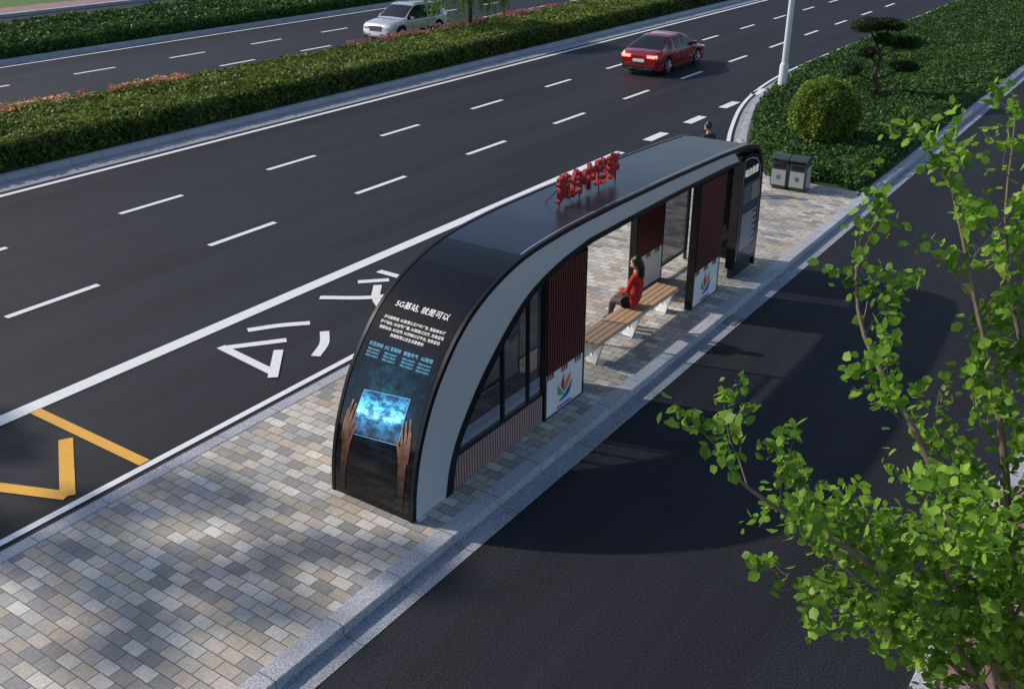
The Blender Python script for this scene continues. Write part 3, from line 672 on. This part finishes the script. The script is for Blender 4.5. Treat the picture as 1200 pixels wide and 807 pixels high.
# ------------------------------------------------------------ cars
def car(name,loc,rotz,L,W,top,cab,zbelt,zroof,wy_,R,paint,tail_emit,suv=False):
    e=empty(name,(loc[0],loc[1],0)); T=Matrix.Translation((loc[0],loc[1],.012))@Matrix.Rotation(rotz,4,'Z')
    pm=M(name+'_paint',paint,.25,.45 if suv else .25,var=.03,coat=1.0)
    gm=simple('car_glass',(.012,.014,.017),rough=.06); tm=simple('car_trim',(.015,.015,.016),rough=.5)
    b=B(); N=73; ys=np.linspace(-L/2,L/2,N); zb=.2 if not suv else .25
    tp=np.array(catmull(top,6)); rows=[]
    for y in ys:
        q=abs(2*y/L); w=W/2*(1-.035*q**2-.13*max(0,(q-.82)/.18)**2.2)
        zt=float(np.interp(y,tp[:,0],tp[:,1])); zl=zb+.10*max(0,(q-.88)/.12)
        for yw in wy_:
            d=(R+.055)**2-(y-yw)**2
            if d>0: zl=max(zl,R+math.sqrt(d)*.97)
        zl=min(zl,zt-.12); zm=max(zb+.30,zl+.03); zm=min(zm,zt-.1)
        zs=zt-.11 ; zs=max(zs,zm+.02)
        rows.append([(0,zt),(.5*w,zt-.012),(.8*w,zt-.03),(.93*w,zt-.07),(.985*w,zs),(w,(zs+zm)/2),(.99*w,zm),(.965*w,zl),(.72*w,zl+.02),(.70*w,zb+.1),(0,zb)])
    K=len(rows[0]); V=[];
    for y,r in zip(ys,rows):
        V+=[(x,y,z) for x,z in r]+[(-x,y,z) for x,z in r]
    F=[];mi=[]
    for i in range(N-1):
        for k in range(K-1):
            m_=0 if k<6 else (2)
            if k==6 and not suv: m_=0
            a=i*2*K+k; c=a+2*K; F.append((a,a+1,c+1,c)); mi.append(m_); F.append((a+K,c+K,c+K+1,a+K+1)); mi.append(m_)
    for i in (0,N-1):
        a=i*2*K
        F.append(tuple(a+k for k in range(K))+tuple(a+K+k for k in range(K-2,0,-1))); mi.append(0)
    b.v=V;b.f=F;b.m=mi
    b.build('body',[pm,gm,tm],e,True,T=T)
    cb_=np.array(catmull(cab,8)); ys=np.linspace(cab[0][0],cab[-1][0],49); b=B(); V=[];F=[];mi=[]
    for y in ys:
        zr=float(np.interp(y,cb_[:,0],cb_[:,1])); q=min(1,max(0,(zr-zbelt)/(zroof-zbelt))); wb=W/2*.93; wt=W/2*(.72 if not suv else .76); x=wb+(wt-wb)*q
        V+=[(wb,y,zbelt-.07),(x,y,zr-.07*q),(x-.05,y,zr-.02*q),(x-.16,y,zr),(0,y,zr+.015),(-x+.16,y,zr),(-x+.05,y,zr-.02*q),(-x,y,zr-.07*q),(-wb,y,zbelt-.07)]
    yr1,yr2=cab[1][0],cab[-2][0]
    pil=[yr1+.0,(yr1+yr2)/2+.05]
    for i in range(48):
        ym=(ys[i]+ys[i+1])/2
        for k in range(8):
            a=i*9+k; F.append((a,a+9,a+10,a+1))
            if k in (0,7):
                g=cab[0][0]+.35<ym<cab[-1][0]-.2 and all(abs(ym-p)>.05 for p in pil)
            elif k in (1,6): g=False
            else: g=(ym<yr1-.03 or ym>yr2+.03) and cab[0][0]+.06<ym<cab[-1][0]-.05
            if suv and k in (3,4,2,5) and yr1+.3<ym<yr2-.35: g=True
            mi.append(1 if g else 0)
    b.v=V;b.f=F;b.m=mi; b.build('cabin',[pm,gm],e,True,T=T)
    b=B()
    for yw in wy_:
        for sx in (-1,1):
            xo=sx*(W/2-.02); xi=sx*(W/2-.24)
            b.tube([(xi,yw,R),(xi+sx*.02,yw,R),(xo-sx*.03,yw,R),(xo,yw,R)],[R*.8,R,R,R*.93],0,26)
            b.tube([(xo,yw,R),(xo+sx*.006,yw,R)],[R*.68,R*.66],1,26)
            b.tube([(xo+sx*.004,yw,R),(xo+sx*.012,yw,R)],[R*.6,R*.58],0,26)
            for k in range(5):
                a=2*math.pi*k/5; p=(xo+sx*.014,yw+math.cos(a)*R*.62,R+math.sin(a)*R*.62); b.tube([(xo+sx*.016,yw,R),p],[R*.13,R*.09],1,6)
            b.tube([(xi+sx*.0,yw,R),(xi-sx*.1,yw,R)],[R*.5,R*.5],0,12)
    b.build('wheels',[simple('tyre',(.015,.015,.016),rough=.8),simple('alloy',(.5,.5,.52),rough=.3,metal=.8)],e,True,T=T)
    b=B(); w=W/2
    yR=-L/2; yF=L/2
    for sx in (-1,1):
        def bx(xa,xb,*r): b.box(min(sx*xa,sx*xb),max(sx*xa,sx*xb),*r)
        if suv: bx(.62*w,.80*w,yR-.015,yR+.25,.72,.98,0)
        else: bx(.42*w,.80*w,yR-.02,yR+.14,.73,.83,0); bx(.79*w,.875*w,yR+.03,yR+.20,.74,.84,0)
        bx(.50*w,.80*w,yF-.22,yF+.012,.58 if not suv else .68,.70 if not suv else .80,1); bx(.78*w,.88*w,yF-.30,yF-.06,.60 if not suv else .70,.70 if not suv else .80,1)
        bx(.55*w,.78*w,yF-.1,yF+.01,.30,.40,2)
        my=cab[-1][0]-.42; bx(w*.95,w*1.13,my-.06,my+.05,zbelt-.02,zbelt+.12,3); bx(w*.88,w*.96,my-.02,my+.02,zbelt,zbelt+.05,2)
        for ys_ in ((cab[0][0]+cab[-1][0])/2-.0,cab[-1][0]-.45,wy_[0]+R+.12): bx(w*.975,w*1.0+.004,ys_-.006,ys_+.006,.38,zbelt-.12,2)
        for ys_ in ((cab[0][0]+cab[-1][0])/2+.1,wy_[0]+R+.28): bx(w*.99,w+.022,ys_-.0,ys_+.16,zbelt-.17,zbelt-.145,4)
        if suv: b.tube([(sx*w*.66,yr1+.1,zroof+.01),(sx*w*.66,yr1+.3,zroof+.055),(sx*w*.66,yr2-.3,zroof+.055),(sx*w*.66,yr2-.1,zroof+.01)],[.018]*4,4,6)
        bx(w*.90,w*1.0+.006,wy_[0]+R+.1,wy_[1]-R-.1,zb+.02,zb+.10,2)
    b.box(-.26,.26,yR-.02,yR+.05,.55 if not suv else .75,.67 if not suv else .87,5)
    b.box(-.7*w,.7*w,yR-.012,yR+.1,.24,.40,2)
    zc=.62 if not suv else .72
    b.box(-.40*w,.40*w,yF-.05,yF+.012,zc-.13,zc+.11,2)
    for k in range(4): b.box(-.38*w,.38*w,yF+.0,yF+.02,zc-.10+k*.055,zc-.085+k*.055,4)
    b.box(-.26,.26,yF,yF+.025,.36,.47,5); b.box(-.8*w,.8*w,yF-.1,yF+.006,.25,.33,2)
    for k in (-1,1): b.box(k*.35-.06,k*.35+.06,yR-.02,yR+.02,.25,.29,4)
    tl=M('tail_lamp',(.45,.01,.01),.2,var=.05,emit=tail_emit,ecol=(1,.04,.03))
    b.build('lights_and_trim',[tl,simple('head_lamp',(.75,.78,.82),rough=.1),tm,pm,simple('chrome',(.6,.6,.62),rough=.15,metal=1),PANW],e,bevel=.008,T=T)
    return e
car('red_car',(-19.4,39.9),0,4.75,1.84,[(-2.375,.80),(-2.30,.98),(-1.7,1.02),(-.8,.99),(.8,.97),(1.6,.90),(2.15,.76),(2.375,.55)],
    [(-1.95,.98),(-.85,1.40),(-.2,1.45),(.35,1.42),(1.35,.93)],.95,1.45,(-1.38,1.42),.33,(.30,.006,.010),18)
car('silver_suv',(-33.95,40.15),math.pi,4.7,1.92,[(-2.35,.85),(-2.28,1.02),(-1.6,1.10),(-.6,1.08),(.8,1.09),(1.5,1.06),(2.1,.97),(2.35,.70)],
    [(-2.2,1.08),(-1.75,1.58),(-.6,1.68),(.25,1.64),(1.15,1.07)],1.05,1.68,(-1.45,1.45),.38,(.66,.67,.70),0.0,True)

# ------------------------------------------------------------ people
def person(name,J,bones,head,T,coat,legs,hair,skin,shoe,hands):
    e=empty(name,tuple(T.translation)); me=bpy.data.meshes.new('skel')
    names=list(J); idx={n:i for i,n in enumerate(names)}
    me.from_pydata([J[n][0] for n in names],[(idx[a],idx[c]) for a,c,_ in bones],[])
    o=bpy.data.objects.new('skel',me); sc.collection.objects.link(o)
    sk=o.modifiers.new('s','SKIN'); sk.use_smooth_shade=True
    for n in names:
        d=me.skin_vertices[0].data[idx[n]]; r=J[n][1]; d.radius=(r,r) if not isinstance(r,tuple) else r; d.use_root=(n=='pelvis')
    o.modifiers.new('ss','SUBSURF').levels=2
    dg=bpy.context.evaluated_depsgraph_get(); m2=bpy.data.meshes.new_from_object(o.evaluated_get(dg)); bpy.data.objects.remove(o)
    m2.materials.clear()
    for m_ in (coat,legs,skin,shoe): m2.materials.append(m_)
    for p in m2.polygons:
        c=p.center; best=9;bl=0
        for a,d_,l in bones:
            A=Vector(J[a][0]);D=Vector(J[d_][0]); t=max(0,min(1,(c-A).dot(D-A)/((D-A).length_squared))); ds=(c-A-(D-A)*t).length
            if ds<best: best=ds;bl=l
        p.material_index=bl; p.use_smooth=True
    m2.transform(T); ob=bpy.data.objects.new('body',m2); link(ob,e)
    b=B(); hc=Vector(head)
    b.ball(hc,(.077,.092,.118),0,20,14)
    b.ball(hc+Vector((0,.07,-.07)),(.045,.035,.04),0,12,8)
    b.tube([hc+Vector((0,.088,.02)),hc+Vector((0,.112,-.018)),hc+Vector((0,.09,-.028))],[.008,.014,.01],0,8)
    for s in (-1,1):
        b.ball(hc+Vector((s*.031,.083,.012)),(.014,.009,.008),2,10,6); b.ball(hc+Vector((s*.031,.091,.012)),(.006,.004,.006),3,8,6)
        b.ball(hc+Vector((s*.078,.0,-.005)),(.012,.02,.03),0,8,6)
        b.tube([hc+Vector((s*.014,.088,.034)),hc+Vector((s*.046,.076,.035))],[.004,.003],1,6)
    b.ball(hc+Vector((0,.088,-.055)),(.022,.008,.007),4,10,6)
    b.ball(hc+Vector((0,-.022,.028)),(.09,.095,.112),1,20,14)
    if hair=='long': b.tube([hc+Vector((0,-.07,.03)),hc+Vector((0,-.1,-.08)),hc+Vector((0,-.11,-.22)),hc+Vector((.01,-.10,-.32))],[.07,.075,.055,.02],1,12)
    for (w,dirv,side) in hands:
        w=Vector(w); d=Vector(dirv).normalized(); up=Vector((0,0,1)); lat=d.cross(up).normalized()
        b.tube([w,w+d*.04,w+d*.085],[.024,.036,.034],0,10)
        for k in range(4):
            st=w+d*.08+lat*(.026-.0175*k)*side; ln=(.062,.075,.07,.055)[k]
            b.tube([st,st+d*ln*.5+up*-.004,st+d*ln*.8+up*-.02,st+d*ln*.9+up*-.034],[.009,.0085,.0075,.005],0,6)
        st=w+d*.03+lat*.03*side; b.tube([st,st+lat*.022*side+d*.03,st+lat*.024*side+d*.058-up*.01],[.011,.010,.007],0,6)
    b.build('head_and_hands',[skin,simple('hair_black',(.012,.01,.009),rough=.4),simple('eye_white',(.7,.7,.7),rough=.2),BLACK,simple('lips',(.4,.1,.09),rough=.4)],e,True,T=T)
    return e
SKIN=simple('skin',(.5,.31,.23),rough=.5)
J={'pelvis':((0,0,.57),(.16,.125)),'spine':((0,-.01,.76),(.125,.10)),'chest':((0,.0,.97),(.15,.105)),'neck':((0,.015,1.13),.05),'nk2':((0,.03,1.2),.045),
 'shL':((-.165,.0,1.07),.062),'shR':((.165,.0,1.07),.062),'elL':((-.225,.06,.83),.047),'elR':((.225,.06,.83),.047),'wrL':((-.09,.27,.72),.032),'wrR':((.09,.27,.72),.032),
 'hpL':((-.09,.06,.55),.095),'hpR':((.09,.06,.55),.095),'knL':((-.085,.44,.53),.062),'knR':((.085,.46,.55),.062),'anL':((-.09,.47,.12),.042),'anR':((.06,.55,.14),.042),'toL':((-.09,.60,.045),.035),'toR':((.07,.68,.05),.035)}
bones=[('pelvis','spine',0),('spine','chest',0),('chest','neck',0),('neck','nk2',2),('chest','shL',0),('chest','shR',0),('shL','elL',0),('shR','elR',0),('elL','wrL',0),('elR','wrR',0),
 ('pelvis','hpL',0),('pelvis','hpR',0),('hpL','knL',1),('hpR','knR',1),('knL','anL',1),('knR','anR',1),('anL','toL',3),('anR','toR',3)]
T=Matrix.Translation((-7.42,14.75,ZB-.005))@Matrix.Rotation(math.radians(90),4,'Z')
person('seated_woman',J,bones,(0,.045,1.30),T,simple('coat_red',(.42,.015,.02),rough=.8),simple('trousers_grey',(.09,.07,.07),rough=.8),'long',SKIN,BLACK,
   [((-.085,.28,.72),(.35,1,-.15),1),((.085,.28,.72),(-.35,1,-.1),-1)])
J={'pelvis':((0,0,.93),(.15,.11)),'spine':((0,0,1.12),(.13,.10)),'chest':((0,0,1.33),(.17,.115)),'neck':((0,.0,1.48),.055),'nk2':((0,.02,1.55),.05),
 'shL':((-.19,0,1.42),.065),'shR':((.19,0,1.42),.065),'elL':((-.25,-.02,1.13),.05),'elR':((.25,-.02,1.13),.05),'wrL':((-.26,.05,.87),.034),'wrR':((.26,.05,.87),.034),
 'hpL':((-.095,0,.88),.1),'hpR':((.095,0,.88),.1),'knL':((-.1,.02,.48),.065),'knR':((.1,.02,.48),.065),'anL':((-.1,-.02,.09),.045),'anR':((.1,-.02,.09),.045),'toL':((-.11,.14,.04),.037),'toR':((.11,.14,.04),.037)}
T=Matrix.Translation((-10.1,23.6,ZB))@Matrix.Rotation(math.radians(70),4,'Z')
person('standing_man',J,bones,(0,.035,1.65),T,simple('jacket_black',(.018,.018,.022),rough=.8),simple('trousers_black',(.02,.02,.025),rough=.8),'short',SKIN,BLACK,
   [((-.26,.055,.87),(0,.2,-1),1),((.26,.055,.87),(0,.2,-1),-1)])

# ------------------------------------------------------------ light and camera
EL=math.radians(34); tow=Vector((-.97,-.25,0)).normalized(); tow=Vector((tow.x*math.cos(EL),tow.y*math.cos(EL),math.sin(EL)))
w=bpy.data.worlds.new('World'); sc.world=w; w.use_nodes=True; nt=w.node_tree
sky=nt.nodes.new('ShaderNodeTexSky'); sky.sky_type='NISHITA'; sky.sun_disc=False; sky.sun_elevation=EL; sky.sun_rotation=math.atan2(tow.x,tow.y)
nt.links.new(sky.outputs[0],nt.nodes['Background'].inputs[0]); nt.nodes['Background'].inputs[1].default_value=.125
ld=bpy.data.lights.new('sun','SUN'); ld.energy=3.7; ld.angle=math.radians(.9); ld.color=(1,.885,.75)
lo=bpy.data.objects.new('sun',ld); sc.collection.objects.link(lo); lo.rotation_euler=(-tow).to_track_quat('-Z','Y').to_euler(); lo.location=(-30,-10,40)
cd=bpy.data.cameras.new('camera'); cam=bpy.data.objects.new('camera',cd); sc.collection.objects.link(cam); sc.camera=cam
cd.sensor_width=36; cd.lens=35; cd.clip_end=3000; cd.clip_start=.1
cam.location=(0,0,7.6); cam.rotation_euler=(math.radians(90-25.36),0,math.radians(34.4))
